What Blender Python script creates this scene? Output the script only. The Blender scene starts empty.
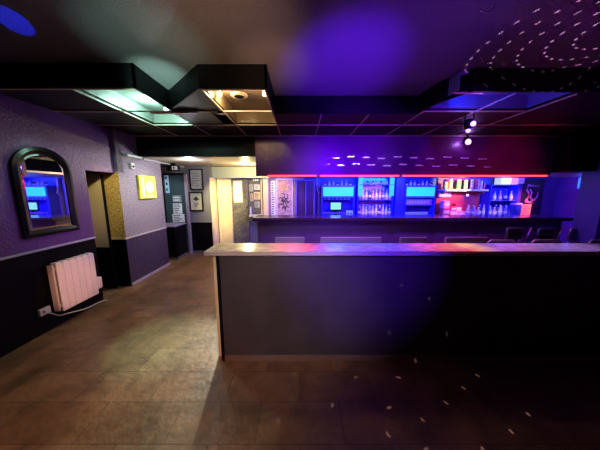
import bpy, bmesh, math, random
from mathutils import Vector, Matrix
random.seed(7)
C = bpy.context.scene.collection
PI = math.pi
CAMZ = 1.65
PITCH = math.radians(8.8)
F = 225.0

def at(px, py, X=None, Y=None, Z=None):
    """point of the place seen at a photo position, on a given wall / floor plane"""
    a, b = px-300.0, 225.0-py
    d = Vector((a, b*math.sin(PITCH)+F*math.cos(PITCH), b*math.cos(PITCH)-F*math.sin(PITCH)))
    if Y is not None: s = Y/d.y
    elif X is not None: s = X/d.x
    else: s = (Z-CAMZ)/d.z
    return Vector((d.x*s, d.y*s, CAMZ+d.z*s))

# ------------------------------------------------------------------ materials
MATS = {}
def mat(name, col, rough=0.5, metal=0.0, bump=0.0, bscale=60, var=0.0, vscale=6, col2=None, emit=None, estr=0.0, spec=0.5, coat=0.0, alpha=None, trans=0.0):
    m = bpy.data.materials.new(name); m.use_nodes = True
    nt = m.node_tree; p = nt.nodes['Principled BSDF']
    p.inputs['Base Color'].default_value = (*col, 1)
    p.inputs['Roughness'].default_value = rough
    p.inputs['Metallic'].default_value = metal
    p.inputs['Specular IOR Level'].default_value = spec
    p.inputs['Coat Weight'].default_value = coat
    p.inputs['Transmission Weight'].default_value = trans
    tc = nt.nodes.new('ShaderNodeTexCoord')
    if var > 0 or col2:
        n = nt.nodes.new('ShaderNodeTexNoise'); n.inputs['Scale'].default_value = vscale; n.inputs['Detail'].default_value = 6
        nt.links.new(tc.outputs['Object'], n.inputs['Vector'])
        r = nt.nodes.new('ShaderNodeValToRGB')
        r.color_ramp.elements[0].position = .35; r.color_ramp.elements[1].position = .65
        c2 = col2 or tuple(min(1, c*(1+var)) for c in col)
        c1 = col if col2 else tuple(c*(1-var) for c in col)
        r.color_ramp.elements[0].color = (*c1, 1); r.color_ramp.elements[1].color = (*c2, 1)
        nt.links.new(n.outputs['Fac'], r.inputs['Fac']); nt.links.new(r.outputs['Color'], p.inputs['Base Color'])
    if bump > 0:
        n = nt.nodes.new('ShaderNodeTexNoise'); n.inputs['Scale'].default_value = bscale; n.inputs['Detail'].default_value = 4
        nt.links.new(tc.outputs['Object'], n.inputs['Vector'])
        b = nt.nodes.new('ShaderNodeBump'); b.inputs['Strength'].default_value = bump; b.inputs['Distance'].default_value = .02
        nt.links.new(n.outputs['Fac'], b.inputs['Height']); nt.links.new(b.outputs['Normal'], p.inputs['Normal'])
    if emit:
        p.inputs['Emission Color'].default_value = (*emit, 1); p.inputs['Emission Strength'].default_value = estr
    MATS[name] = m
    return m

M_wall = mat('purple wall paint', (.12, .038, .19), .34, bump=.35, bscale=45, var=.12, vscale=3)
M_wallg = mat('grey textured wall', (.24, .21, .29), .5, bump=.6, bscale=60, var=.35, vscale=45)
M_dado = mat('black dado gloss', (.004, .003, .004), .45, bump=.1, bscale=30, spec=.10)
M_dadop = mat('dark purple dado', (.05, .035, .09), .3, bump=.4, bscale=30, var=.2, vscale=20)
M_rail = mat('rail paint', (.42, .36, .48), .35)
M_yellow = mat('ochre stipple', (.52, .36, .11), .55, bump=.6, bscale=60, var=.45, vscale=35)
M_tan = mat('tan door paint', (.62, .48, .26), .4)
M_ceil = mat('stippled ceiling', (.10, .09, .10), .38, bump=.5, bscale=130, var=.35, vscale=90)
M_black = mat('matt black', (.003, .003, .004), .55, spec=.12)
M_tile = mat('black ceiling tile', (.005, .004, .006), .5, bump=.2, bscale=80, spec=.15)
M_tbar = mat('ceiling bar metal', (.45, .36, .30), .35)
M_bulk = mat('bulkhead paint', (.10, .022, .15), .32, bump=.2, bscale=20, var=.15, vscale=2)
M_bar = mat('bar panel', (.12, .065, .17), .35, bump=.1, bscale=12)
M_bartop = mat('bar top varnish', (.04, .025, .045), .2)
M_counter = mat('counter panel', (.062, .048, .054), .45, bump=.08, bscale=10, var=.12, vscale=4)
M_kick = mat('kick board', (.19, .12, .10), .35)
M_cream = mat('cream paint', (.80, .66, .36), .45, var=.06, vscale=5)
M_green = mat('pale green paint', (.44, .50, .40), .5)
M_passceil = mat('passage ceiling', (.40, .35, .26), .35, bump=.1, bscale=8, var=.2, vscale=4)
M_greywall = mat('grey passage paint', (.16, .16, .19), .5, bump=.3, bscale=60)
M_teal = mat('dark teal door', (.035, .065, .07), .35)
M_ddoor = mat('weathered dark door', (.12, .11, .085), .5, var=.4, vscale=14)
M_white = mat('white plastic', (.75, .74, .72), .4)
M_paper = mat('paper', (.78, .80, .78), .7, var=.10, vscale=25)
M_ink = mat('printed ink', (.03, .03, .035), .6)
M_inkr = mat('red ink', (.6, .04, .06), .6)
M_inky = mat('ochre ink', (.8, .48, .06), .6)
M_rad = mat('radiator enamel', (.80, .70, .68), .32)
M_mirror = mat('mirror glass', (.85, .86, .9), .02, metal=1.0)
M_bevel = mat('mirror bevel', (.85, .86, .9), .10, metal=1.0)
M_frame = mat('black frame lacquer', (.004, .004, .005), .3, spec=.3)
M_steel = mat('steel tube', (.55, .55, .58), .25, metal=.9)
M_pad = mat('mauve vinyl', (.36, .30, .36), .45, bump=.1)
M_dpad = mat('dark vinyl', (.06, .05, .08), .45, bump=.1)
M_blue = mat('blue cabinet paint', (.03, .03, .42), .35)
M_navy = mat('navy back wall', (.02, .02, .15), .45)
M_wood = mat('batten wood', (.45, .22, .14), .6)
M_cyanlit = mat('lit cyan cooler sign', (.1, .5, .6), .4, emit=(.0, .62, .95), estr=1.0)
M_tube = mat('lit cyan column', (.1, .5, .6), .4, emit=(.02, .42, .95), estr=.9)
M_screen = mat('lit till screen', (.1, .1, .1), .3, emit=(.25, .85, 1.0), estr=1.0)
M_red = mat('red led', (.4, .02, .02), .4, emit=(1.0, .03, .035), estr=6)
M_boxsign = mat('yellow lightbox face', (.7, .6, .1), .4, emit=(.66, .62, .02), estr=.9)
M_boxglow = mat('yellow lightbox print', (.9, .9, .5), .4, emit=(1.0, .95, .35), estr=1.1)
M_lampw = mat('warm bulb', (.9, .7, .4), .4, emit=(1.0, .72, .32), estr=5)
M_lampg = mat('cool bulb', (.7, .9, .8), .4, emit=(.6, 1.0, .82), estr=5)
M_lens = mat('violet lens', (.4, .2, .8), .3, emit=(.6, .32, 1.0), estr=2.6)
M_lensb = mat('blue lens', (.1, .2, .8), .3, emit=(.02, .12, 1.0), estr=2.2)
M_glass = mat('bottle glass', (.16, .18, .32), .12, spec=.8, coat=.5)
M_glassp = mat('pink bottle', (.62, .30, .50), .2, coat=.5)
M_glassg = mat('pale bottle', (.50, .58, .75), .15, coat=.5)
M_glassk = mat('dark bottle', (.02, .03, .06), .12, coat=.5)
M_label = mat('bottle label', (.75, .72, .8), .6)
M_shelf = mat('painted shelf', (.75, .70, .72), .4)
M_pinkbox = mat('pink carton', (.75, .30, .30), .5, var=.2, vscale=40)
M_redbox = mat('red carton', (.55, .06, .08), .5, var=.3, vscale=40)
M_jary = mat('yellow jar', (.90, .72, .06), .35, var=.3, vscale=40)
M_jarg = mat('green jar', (.20, .75, .06), .35, var=.3, vscale=40)
M_recess = mat('recess reflector', (.16, .17, .165), .35, bump=.15, bscale=14)
M_recessw = mat('warm recess reflector', (.17, .13, .09), .2, bump=.15, bscale=8)

def floor_mat():
    m = bpy.data.materials.new('vinyl floor'); m.use_nodes = True
    nt = m.node_tree; p = nt.nodes['Principled BSDF']; L = nt.links.new
    tc = nt.nodes.new('ShaderNodeTexCoord')
    mp = nt.nodes.new('ShaderNodeMapping'); mp.inputs['Location'].default_value = (.1, -.29, 0)
    L(tc.outputs['Object'], mp.inputs['Vector'])
    br = nt.nodes.new('ShaderNodeTexBrick'); br.inputs['Scale'].default_value = 1
    br.inputs['Brick Width'].default_value = .6; br.inputs['Row Height'].default_value = .3
    br.inputs['Mortar Size'].default_value = .003; br.inputs['Mortar Smooth'].default_value = .3
    br.inputs['Color1'].default_value = (.160, .083, .040, 1); br.inputs['Color2'].default_value = (.21, .118, .062, 1); br.inputs['Mortar'].default_value = (.06, .035, .02, 1)
    L(mp.outputs['Vector'], br.inputs['Vector'])
    n = nt.nodes.new('ShaderNodeTexNoise'); n.inputs['Scale'].default_value = 3.2; n.inputs['Detail'].default_value = 9; n.inputs['Roughness'].default_value = .68; n.inputs['Distortion'].default_value = .5
    L(tc.outputs['Object'], n.inputs['Vector'])
    r = nt.nodes.new('ShaderNodeValToRGB'); r.color_ramp.elements[0].position = .3; r.color_ramp.elements[1].position = .72
    r.color_ramp.elements[0].color = (.50, .50, .52, 1); r.color_ramp.elements[1].color = (1.7, 1.65, 1.6, 1)
    L(n.outputs['Fac'], r.inputs['Fac'])
    mx = nt.nodes.new('ShaderNodeMix'); mx.data_type = 'RGBA'; mx.blend_type = 'MULTIPLY'; mx.inputs[0].default_value = 1
    L(br.outputs['Color'], mx.inputs[6]); L(r.outputs['Color'], mx.inputs[7]); L(mx.outputs[2], p.inputs['Base Color'])
    r2 = nt.nodes.new('ShaderNodeMapRange'); r2.inputs['To Min'].default_value = .26; r2.inputs['To Max'].default_value = .52
    L(n.outputs['Fac'], r2.inputs['Value']); L(r2.outputs['Result'], p.inputs['Roughness'])
    b = nt.nodes.new('ShaderNodeBump'); b.inputs['Strength'].default_value = .6; b.inputs['Distance'].default_value = .012
    n3 = nt.nodes.new('ShaderNodeTexNoise'); n3.inputs['Scale'].default_value = 14; n3.inputs['Detail'].default_value = 5
    L(tc.outputs['Object'], n3.inputs['Vector']); L(n3.outputs['Fac'], b.inputs['Height']); L(b.outputs['Normal'], p.inputs['Normal'])
    return m
M_floor = floor_mat()
M_marble = mat('pale laminate', (.34, .30, .30), .22, var=.25, vscale=14, bump=.08, bscale=25)
M_edge = mat('counter edge trim', (.55, .48, .42), .35)

# ------------------------------------------------------------------ mesh helpers
def B(): return bmesh.new()
def box(bm, x0, x1, y0, y1, z0, z1, bev=0.0, rot=None):
    t = bmesh.new(); bmesh.ops.create_cube(t, size=1)
    bmesh.ops.scale(t, vec=(abs(x1-x0), abs(y1-y0), abs(z1-z0)), verts=t.verts)
    if bev > 0: bmesh.ops.bevel(t, geom=list(t.edges), offset=bev, segments=2, affect='EDGES', profile=.5)
    if rot is not None: bmesh.ops.transform(t, matrix=rot, verts=t.verts)
    bmesh.ops.translate(t, vec=((x0+x1)/2, (y0+y1)/2, (z0+z1)/2), verts=t.verts)
    join(bm, t); return bm
def join(bm, t):
    me = bpy.data.meshes.new('t'); t.to_mesh(me); t.free(); bm.from_mesh(me); bpy.data.meshes.remove(me)
def prism(bm, pts, axis, a0, a1):
    """extrude a polygon; axis 'z': pts (x,y); 'y': pts (x,z); 'x': pts (y,z)"""
    def v(p, a):
        return {'z': (p[0], p[1], a), 'y': (p[0], a, p[1]), 'x': (a, p[0], p[1])}[axis]
    t = bmesh.new()
    l0 = [t.verts.new(v(p, a0)) for p in pts]; l1 = [t.verts.new(v(p, a1)) for p in pts]
    t.faces.new(l0); t.faces.new(list(reversed(l1)))
    n = len(pts)
    for i in range(n): t.faces.new((l0[i], l1[i], l1[(i+1) % n], l0[(i+1) % n]))
    bmesh.ops.recalc_face_normals(t, faces=t.faces)
    join(bm, t); return bm
def lathe(bm, prof, cx, cy, cz, seg=12, smooth=True, rot=None):
    t = bmesh.new(); rings = []
    for r, z in prof:
        rings.append([t.verts.new((r*math.cos(2*PI*k/seg), r*math.sin(2*PI*k/seg), z)) for k in range(seg)])
    for a, b in zip(rings, rings[1:]):
        for k in range(seg):
            f = t.faces.new((a[k], a[(k+1) % seg], b[(k+1) % seg], b[k])); f.smooth = smooth
    t.faces.new(list(reversed(rings[0]))); t.faces.new(rings[-1])
    if rot is not None: bmesh.ops.transform(t, matrix=rot, verts=t.verts)
    bmesh.ops.translate(t, vec=(cx, cy, cz), verts=t.verts)
    join(bm, t); return bm
def tube(bm, pts, r, seg=8):
    pts = [Vector(p) for p in pts]; t = bmesh.new(); rings = []
    for i, p in enumerate(pts):
        d = (pts[min(i+1, len(pts)-1)]-pts[max(i-1, 0)]).normalized()
        u = d.cross(Vector((0, 0, 1)))
        if u.length < .05: u = d.cross(Vector((0, 1, 0)))
        u.normalize(); w = d.cross(u)
        rings.append([t.verts.new(p+r*(math.cos(2*PI*k/seg)*u+math.sin(2*PI*k/seg)*w)) for k in range(seg)])
    for a, b in zip(rings, rings[1:]):
        for k in range(seg):
            f = t.faces.new((a[k], a[(k+1) % seg], b[(k+1) % seg], b[k])); f.smooth = True
    t.faces.new(list(reversed(rings[0]))); t.faces.new(rings[-1])
    bmesh.ops.recalc_face_normals(t, faces=t.faces)
    join(bm, t); return bm

ORG = {}
def obj(name, bm, m, parent=None):
    """link a mesh built in world coordinates; under a parent it is made local to it"""
    off = ORG.get(parent.name, Vector((0, 0, 0))) if parent else Vector((0, 0, 0))
    if parent: bmesh.ops.translate(bm, vec=-off, verts=bm.verts)
    else:
        co = [v.co for v in bm.verts]
        off = Vector(((min(c.x for c in co)+max(c.x for c in co))/2, (min(c.y for c in co)+max(c.y for c in co))/2, min(c.z for c in co)))
        bmesh.ops.translate(bm, vec=-off, verts=bm.verts)
    me = bpy.data.meshes.new(name); bm.to_mesh(me); bm.free(); me.materials.append(m)
    o = bpy.data.objects.new(name, me); C.objects.link(o)
    if parent: o.parent = parent
    else: o.location = off
    ORG[o.name] = off
    return o
def thing(name, label, cat, loc, group=None):
    o = bpy.data.objects.new(name, None); C.objects.link(o); o.empty_display_size = .05
    o.location = loc; o['label'] = label; o['category'] = cat
    if group: o['group'] = group
    ORG[o.name] = Vector(loc); return o
def tag(o, label, cat, group=None, kind=None):
    o['label'] = label; o['category'] = cat
    if group: o['group'] = group
    if kind: o['kind'] = kind
    return o
def st(name, bm, m, parent=None):
    o = obj(name, bm, m, parent)
    if not parent: o['kind'] = 'structure'
    return o
def bx(*a, **k): return box(B(), *a, **k)
def dup(root, loc, label=None, group=None, rotz=None):
    r = root.copy(); C.objects.link(r); r.location = loc
    if rotz is not None: r.rotation_euler = (0, 0, rotz)
    if label: r['label'] = label
    if group: r['group'] = group
    for ch in list(root.children):
        c = ch.copy(); C.objects.link(c); c.parent = r
        for g in ch.children:
            d = g.copy(); C.objects.link(d); d.parent = c
    return r

# ------------------------------------------------------------------ setting
XL = -2.98; HU = 2.80; HG = 2.60; YB = 4.20; YW = 6.20; XR = 7.00; YK = -3.2
st('floor', bx(-4.6, XR+.2, YK-.2, YW+.3, -.1, 0), M_floor)
st('ceiling', bx(-4.6, XR+.2, YK-.2, YW+.3, HU, HU+.1), M_ceil)
# left wall near run, with the alcove opening cut out
A0, A1, AZ = 3.20, 3.71, 1.925; XC_ = -2.931
b = B(); box(b, XL-.12, XL, YK, A0, .985, HU); box(b, XL-.12, XL, A0, A1, AZ, HU)
st('wall_left', b, M_wall)
st('wall_left', bx(XL-.12, XL, YK, A0, 0, .96), M_dado)
st('trim_1', bx(XL-.12, XL+.018, YK, A0, .96, .985, bev=.004), M_rail)
# alcove
st('wall_alcove', bx(-4.1, XC_, A1, A1+.12, .86, 1.93), M_yellow)
st('wall_alcove', bx(-4.1, XC_, A1-.002, A1+.118, 0, .83), M_dado)
st('trim_2', bx(-4.1, XC_+.016, A1-.03, A1+.10, .83, .86, bev=.004), M_tan)
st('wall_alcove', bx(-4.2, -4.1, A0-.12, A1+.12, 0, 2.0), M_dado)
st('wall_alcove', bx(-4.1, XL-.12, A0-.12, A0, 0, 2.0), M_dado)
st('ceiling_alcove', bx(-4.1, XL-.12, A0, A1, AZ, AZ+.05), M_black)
# column wall of the passage
XC = -2.93; C0, C1 = A1, 4.86
st('wall_passage_left', bx(-3.6, XC, C0+.12, C1, .86, HG), M_wallg)
st('wall_passage_left', bx(XC_, XC, C0, C0+.12, .86, HG), M_wallg)
st('wall_passage_left', bx(XC_, XC, C0, C0+.12, 0, .83), M_dadop)
st('wall_passage_left', bx(XL-.02, XC, C0, C0+.12, 1.93, HG), M_wallg)
b = B(); box(b, -3.6, XC, C0+.118, C1, 0, .83)
st('wall_passage_left', b, M_dadop)
st('trim_3', bx(-3.6, XC+.02, C0+.10, C1, .83, .86, bev=.004), M_rail)
st('baseboard_left', bx(XC+.001, XC+.018, C0+.0, C1, 0, .05, bev=.004), M_rail)
# recess beyond the column and its dark teal door
st('wall_recess', bx(-3.75, -3.6, C1, 5.95, 0, 2.25), M_greywall)
dr = st('door_1', bx(-3.42, -2.90, 5.74, 5.79, 0, 2.02), M_teal)
st('door_frame', bx(-2.90, -2.84, 5.72, 5.80, 0, 2.04, bev=.005), mat('mauve frame', (.32, .26, .30), .4), dr)
st('door_frame', bx(-3.48, -3.42, 5.72, 5.80, 0, 2.04, bev=.005), M_black, dr)
st('door_frame', bx(-3.42, -2.90, 5.72, 5.80, 2.02, 2.07, bev=.005), M_black, dr)
st('wall_recess', bx(-3.6, -2.84, 5.81, 5.95, 0, 2.25), M_greywall)
# short wall with the two frames
XF0, XF1, YF = -2.84, -2.29, 5.80
st('wall_passage_end', bx(XF0, XF1, YF, YW, .85, 2.25), M_greywall)
st('wall_passage_end', bx(XF0, XF1, YF, YW, 0, .82), M_dado)
st('trim_4', bx(XF0, XF1, YF-.02, YW, .82, .85, bev=.004), mat('dull rail', (.2, .19, .2), .4))
st('baseboard_passage', bx(XF0, XF1, YF-.02, YF, 0, .06, bev=.004), mat('dull skirting', (.16, .13, .12), .4))
st('trim_5', bx(XF1, XF1+.03, YF-.01, YW, 0, 1.96, bev=.004), M_cream)
# back wall
st('wall_back', bx(-2.29, -1.02, YW, YW+.12, 0, 2.25), M_greywall)
st('wall_back', bx(-1.02, .12, YW, YW+.12, 0, 2.25), mat('warm white wall', (.40, .29, .22), .5, var=.1))
st('wall_back', bx(.12, 5.95, YW, YW+.12, 0, 2.25), M_navy)
st('wall_back', bx(5.95, XR, YW, YW+.12, 0, 2.25), M_wall)
st('wall_right', bx(XR, XR+.12, YK, YW+.12, 0, HU), M_wall)
st('wall_rear', bx(XL-.12, XR+.12, YK-.12, YK, 0, HU), M_wall)
# grid ceiling: columns of black tiles around the open bays
cols = [(-2.98, -2.15, 2.28), (-2.15, -1.55, 3.50), (-.93, -.33, 3.50), (-.33, 1.50, 3.0), (1.50, 2.75, 2.90), (2.75, XR, 2.30)]
b = B()
for x0, x1, y0 in cols: box(b, x0, x1, y0, YB, HG, HG+.02)
prism(b, [(-1.55, 2.85), (-.93, 2.30), (-.93, 2.92), (-1.55, 2.92)], 'z', HG, HG+.02)
box(b, -1.55, -.93, 3.50, YB, HG, HG+.02); box(b, -1.55, -1.10, 2.92, 3.50, HG, HG+.02)
st('ceiling_grid', b, M_tile)
# fascia dropping from the stippled ceiling to the grid
path = [(-2.98, 2.26), (-1.53, 2.26), (-1.53, 2.83), (-.95, 2.28), (-.31, 2.28), (-.31, 2.98), (1.46, 2.98), (1.50, 2.62), (1.66, 2.34), (2.90, 2.34), (XR, 2.20)]
b = B()
for (xa, ya), (xb, yb) in zip(path, path[1:]):
    d = Vector((xb-xa, yb-ya, 0)).normalized(); n = Vector((-d.y, d.x, 0))*.02
    prism(b, [(xa, ya), (xb, yb), (xb+n.x, yb+n.y), (xa+n.x, ya+n.y)], 'z', HG-.01, HU)
st('trim_6', b, M_black)
# open bays: reflector trays and sides
def bay(x0, x1, y0, y1, m):
    b = B(); box(b, x0, x1, y0, y1, HU-.03, HU-.012)
    box(b, x0-.012, x0, y0, y1, HG+.022, HU-.012); box(b, x1, x1+.012, y0, y1, HG+.022, HU-.012); box(b, x0, x1, y1, y1+.012, HG+.022, HU-.012)
    return st('ceiling_bay', b, m)
bay(-2.13, -1.57, 2.30, 3.48, M_recess)
bay(-.92, -.34, 2.32, 3.48, M_recessw)
bay(1.56, 2.72, 2.38, 2.88, mat('blue bay lining', (.12, .12, .3), .35))
# grid bars
def tb(x0, x1, y0, y1): return st('trim_7', bx(x0, x1, y0, y1, HG-.014, HG-.001, bev=.002), M_tbar)
w = .010
tb(-2.98, -1.56, 2.28+.0, 2.28+2*w); tb(-.93, -.34, 2.30, 2.30+2*w); tb(1.50, 1.80, 2.37, 2.37+2*w)
for (xa, xb) in ((-2.98, -1.0), (-.93, -.33), (1.48, 2.75)): tb(xa, xb, 2.90-w, 2.90+w)
tb(-2.98, 4.2, 3.48-w, 3.48+w); tb(-2.98, XR, 4.14, 4.16)
for x, y0 in ((-2.15, 2.30), (-1.56, 2.88), (-.93, 2.32), (-.335, 2.32), (.27, 3.02), (.87, 3.02), (1.50, 2.92), (2.12, 2.38), (2.75, 2.40)):
    tb(x-w*.7, x+w*.7, y0, 4.13)
# bulkhead and lower ceilings
XP = -.80
st('bulkhead_trim_8'.replace('bulkhead_', ''), bx(XL-.12, XP, YB, YB+.10, 2.25, HG+.02), mat('dark bulkhead paint', (.006, .004, .007), .5, spec=.12))
st('trim_9', bx(XP, 4.55, YB-.02, YB+.12, 1.906, HG+.02), M_bulk)
st('trim_10', bx(4.55, 5.1, YB-.30, YB+.12, 1.97, HG-.02), M_black)  # black segment puts the darkness of the unlit bulkhead end into the colour
st('trim_10', bx(5.1, XR, YB-.0, YB+.12, 1.97, HG+.02), M_black)
st('ceiling_passage', bx(-3.6, XP, YB+.10, YW, 2.25, 2.30), M_passceil)
st('ceiling_bar', bx(XP, XR, YB+.12, YW, 1.985, 2.02), mat('bar ceiling', (.5, .38, .36), .45))
st('trim_11', bx(-2.32, XP, 5.98, YW, 1.965, 2.245, bev=.004), M_green)
st('wall_pillar', bx(5.02, 5.5, 3.75, 4.10, 0, HG), mat('blue pillar paint', (.06, .06, .22), .45))

# ------------------------------------------------------------------ passage doors and boards
d1 = st('door_2', bx(-2.16, -1.90, YW-.05, YW-.005, 0, 1.93), M_cream)
for (x0, x1, z0, z1) in ((-2.22, -2.16, 0, 1.96), (-1.90, -1.85, 0, 1.96), (-2.16, -1.90, 1.93, 1.965)):
    st('door_frame', bx(x0, x1, YW-.09, YW-.001, z0, z1, bev=.004), M_cream, d1)
st('door_panel', bx(-2.12, -1.94, YW-.062, YW-.05, .25, .85, bev=.005), M_cream, d1)
st('door_panel', bx(-2.12, -1.94, YW-.062, YW-.05, 1.0, 1.8, bev=.005), M_cream, d1)
d2 = st('door_3', bx(-1.84, -1.40, YW-.06, YW-.005, 0, 1.94), M_ddoor)
for (x0, x1, z0, z1) in ((-1.80, -1.47, .10, .95), ):
    st('door_panel', bx(x0, x1, YW-.072, YW-.06, z0, z1, bev=.006), M_ddoor, d2)
wn = st('door_window', bx(-1.79, -1.55, YW-.075, YW-.06, 1.32, 1.90, bev=.005), M_cream, d2)
st('pane', bx(-1.77, -1.57, YW-.080, YW-.075, 1.56, 1.88), M_paper, wn)
st('pane', bx(-1.77, -1.57, YW-.080, YW-.075, 1.35, 1.52), M_paper, wn)
b = B(); lathe(b, [(.012, 0), (.012, .03), (.028, .035), (.030, .055), (.015, .065)], -1.45, YW-.061, 1.22, 12, rot=Matrix.Rotation(PI/2, 4, 'X'))
st('door_knob', b, M_steel, d2)
def marks(parent, x0, x1, y, z0, z1, n, m, name='printed_text', seed=1, face='y'):
    """rows of small printed lines on a sheet"""
    rr = random.Random(seed); b = B(); dz = (z1-z0)/n
    for k in range(n):
        zc = z1-(k+.5)*dz; e = x0+(x1-x0)*(.55+.45*rr.random())
        if face == 'y': box(b, x0, e, y-.002, y, zc-dz*.22, zc+dz*.22)
        else: box(b, y, y+.002, x0, e, zc-dz*.22, zc+dz*.22)
    return obj(name, b, m, parent)
# notice board right of the dark door
nb = thing('notice_board', 'dark notice board with pinned papers right of the weathered door', 'notice board', (-1.22, YW, .95))
obj('backing', bx(-1.39, -1.07, YW-.03, YW-.002, .70, 1.92, bev=.005), M_ddoor, nb)
for i, (x0, x1, z0, z1, mm) in enumerate(((-1.24, -1.09, 1.66, 1.80, M_paper), (-1.25, -1.08, 1.40, 1.60, M_cream), (-1.37, -1.27, 1.62, 1.80, M_green), (-1.36, -1.27, 1.36, 1.56, M_tan), (-1.24, -1.10, 1.18, 1.34, M_green))):
    s = obj('paper', bx(x0, x1, YW-.036, YW-.031, z0, z1), mm, nb)
    marks(s, x0+.015, x1-.015, YW-.036, z0+.02, z1-.02, 5, M_ink, seed=i)
es = thing('exit_sign', 'small dark sign with white symbols above the notice board', 'sign', (-1.17, YW-.03, 1.93))
obj('sign_face', bx(-1.27, -1.08, 6.11, YW-.031, 1.875, 1.945, bev=.004), mat('dark green sign', (.02, .12, .07), .4), es)
for x in (-1.25, -1.20, -1.15): obj('symbol', bx(x, x+.03, 6.106, 6.109, 1.89, 1.93), M_white, es)
sb = thing('white_shelf_box', 'white angular ledge tray at the left end of the bar', 'tray', (-1.25, 6.0, 1.02))
obj('tray_back', bx(-1.36, -1.32, 6.08, 6.15, .98, 1.20, bev=.004), M_white, sb)
obj('tray', bx(-1.36, -1.05, 5.95, 6.15, .95, .99, bev=.004), M_white, sb)
# posts and posters on the wall left of the bar doorway
st('trim_12', bx(-1.06, -1.03, YW-.06, YW-.001, 0, 1.98, bev=.004), M_white)
st('trim_13', bx(-.99, -.85, YW-.12, YW-.001, 0, 1.98, bev=.01), M_cream)
ps = thing('price_list', 'tall narrow white price list beside the cream post', 'poster', (-.73, YW, 1.0))
obj('sheet', bx(-.79, -.67, YW-.012, YW-.002, .95, 1.90), M_paper, ps)
marks(ps, -.775, -.69, YW-.012, .98, 1.87, 14, M_ink, seed=4)
p2 = thing('framed_poster', 'large cream poster with ochre and black artwork left of the bar doorway', 'poster', (-.42, YW, 1.0))
obj('sheet', bx(-.62, -.22, YW-.014, YW-.002, .92, 1.93), mat('poster cream', (.50, .34, .26), .5, var=.35, vscale=18), p2)
b = B()
for k in range(5):   # generic loops of ochre brushwork
    a = k*1.3; cx, cz = -.44+.07*math.cos(a), 1.72+.10*math.sin(a)
    tube(b, [(cx+.055*math.cos(t*.5), YW-.016, cz+.075*math.sin(t*.5)) for t in range(10)], .010, 6)
obj('ochre_artwork', b, M_inky, p2)
b = B()
for k in range(14):
    a = k*.75; cx, cz = -.42+(.06+.005*k)*math.cos(a), 1.30+(.08+.012*k)*math.sin(a)
    tube(b, [(cx+.05*math.cos(t*.6+k), YW-.016, cz+.06*math.sin(t*.6+k)) for t in range(7)], .013, 6)
obj('black_artwork', b, M_ink, p2)
obj('poster_frame', box(box(box(box(B(), -.645, -.62, YW-.03, YW-.002, .9, 1.955), -.22, -.195, YW-.03, YW-.002, .9, 1.955), -.62, -.22, YW-.03, YW-.002, 1.93, 1.955), -.62, -.22, YW-.03, YW-.002, .9, .92), M_shelf, p2)
# dark doorway behind the bar
M_bluefr = mat('blue frame paint', (.14, .10, .34), .4)
d3 = st('door_4', bx(-.08, .36, YW-.05, YW-.002, 0, 1.90), mat('dark plum door', (.05, .02, .05), .4))
for (x0, x1, z0, z1) in ((-.13, -.08, 0, 1.93), (.36, .41, 0, 1.93), (.14, .17, 0, 1.90), (-.08, .36, 1.90, 1.93)):
    st('door_frame', bx(x0, x1, YW-.10, YW-.051, z0, z1, bev=.004), M_bluefr, d3)
st('trim_14', bx(.48, .53, YW-.14, YW-.001, 0, 1.97, bev=.004), M_bluefr)
b = B(); pp = at(317, 180, Y=6.0)
tube(b, [(.44, 6.0, 1.984), (.45, 6.0, 1.80), (.46, 6.0, 1.66), (.50, 6.0, 1.57), (.48, 6.02, 1.58), (.50, 6.05, 1.54)], .010, 8)
tag(obj('white_cable', b, M_white), 'white cable curving down beside the dark bar doorway', 'cable')

# ------------------------------------------------------------------ left side things
YM0, YM1 = 2.44, 2.90
def arch(y0, y1, z0, zs, off, n=18):
    cy, r = (y0+y1)/2, (y1-y0)/2+off; hz = .19+off
    pts = [(cy-r, z0-off)]
    pts += [(cy-r*math.cos(PI*k/n), zs+hz*math.sin(PI*k/n)) for k in range(n+1)]
    pts += [(cy+r, z0-off)]; return pts
mr = thing('wall_mirror', 'arched mirror in a wide black frame on the purple wall above the radiator', 'mirror', (XL, 2.67, 1.13))
o_, i_, g_ = arch(YM0, YM1, 1.205, 1.87, .075), arch(YM0, YM1, 1.205, 1.87, 0), arch(YM0, YM1, 1.205, 1.87, -.022)
def ring(bm, A_, B_, xa, xb, xc, xd):
    """frame moulding between outline A and outline B, front height xa at A and xb at B"""
    t = bmesh.new(); n = len(A_)
    va = [t.verts.new((xa, *p)) for p in A_]; vb = [t.verts.new((xb, *p)) for p in B_]
    vc = [t.verts.new((xc, *p)) for p in A_]; vd = [t.verts.new((xd, *p)) for p in B_]
    mid = [t.verts.new((max(xa, xb)+.012, (p[0]+q[0])/2, (p[1]+q[1])/2)) for p, q in zip(A_, B_)]
    for k in range(n):
        j = (k+1) % n
        for q in ((va[k], va[j], mid[j], mid[k]), (mid[k], mid[j], vb[j], vb[k]), (vc[k], vc[j], va[j], va[k]), (vb[k], vb[j], vd[j], vd[k])):
            t.faces.new(q)
    bmesh.ops.recalc_face_normals(t, faces=t.faces); join(bm, t); return bm
obj('frame', ring(B(), o_, i_, XL+.03, XL+.022, XL+.001, XL+.001), M_frame, mr)
t = bmesh.new()
va = [t.verts.new((XL+.012, *p)) for p in i_]; vb = [t.verts.new((XL+.017, *p)) for p in g_]
for k in range(len(i_)): t.faces.new((va[k], va[(k+1) % len(i_)], vb[(k+1) % len(i_)], vb[k]))
bmesh.ops.recalc_face_normals(t, faces=t.faces)
obj('bevelled_edge', t, M_bevel, mr)
obj('glass', prism(B(), g_, 'x', XL+.002, XL+.017), M_mirror, mr)

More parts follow.
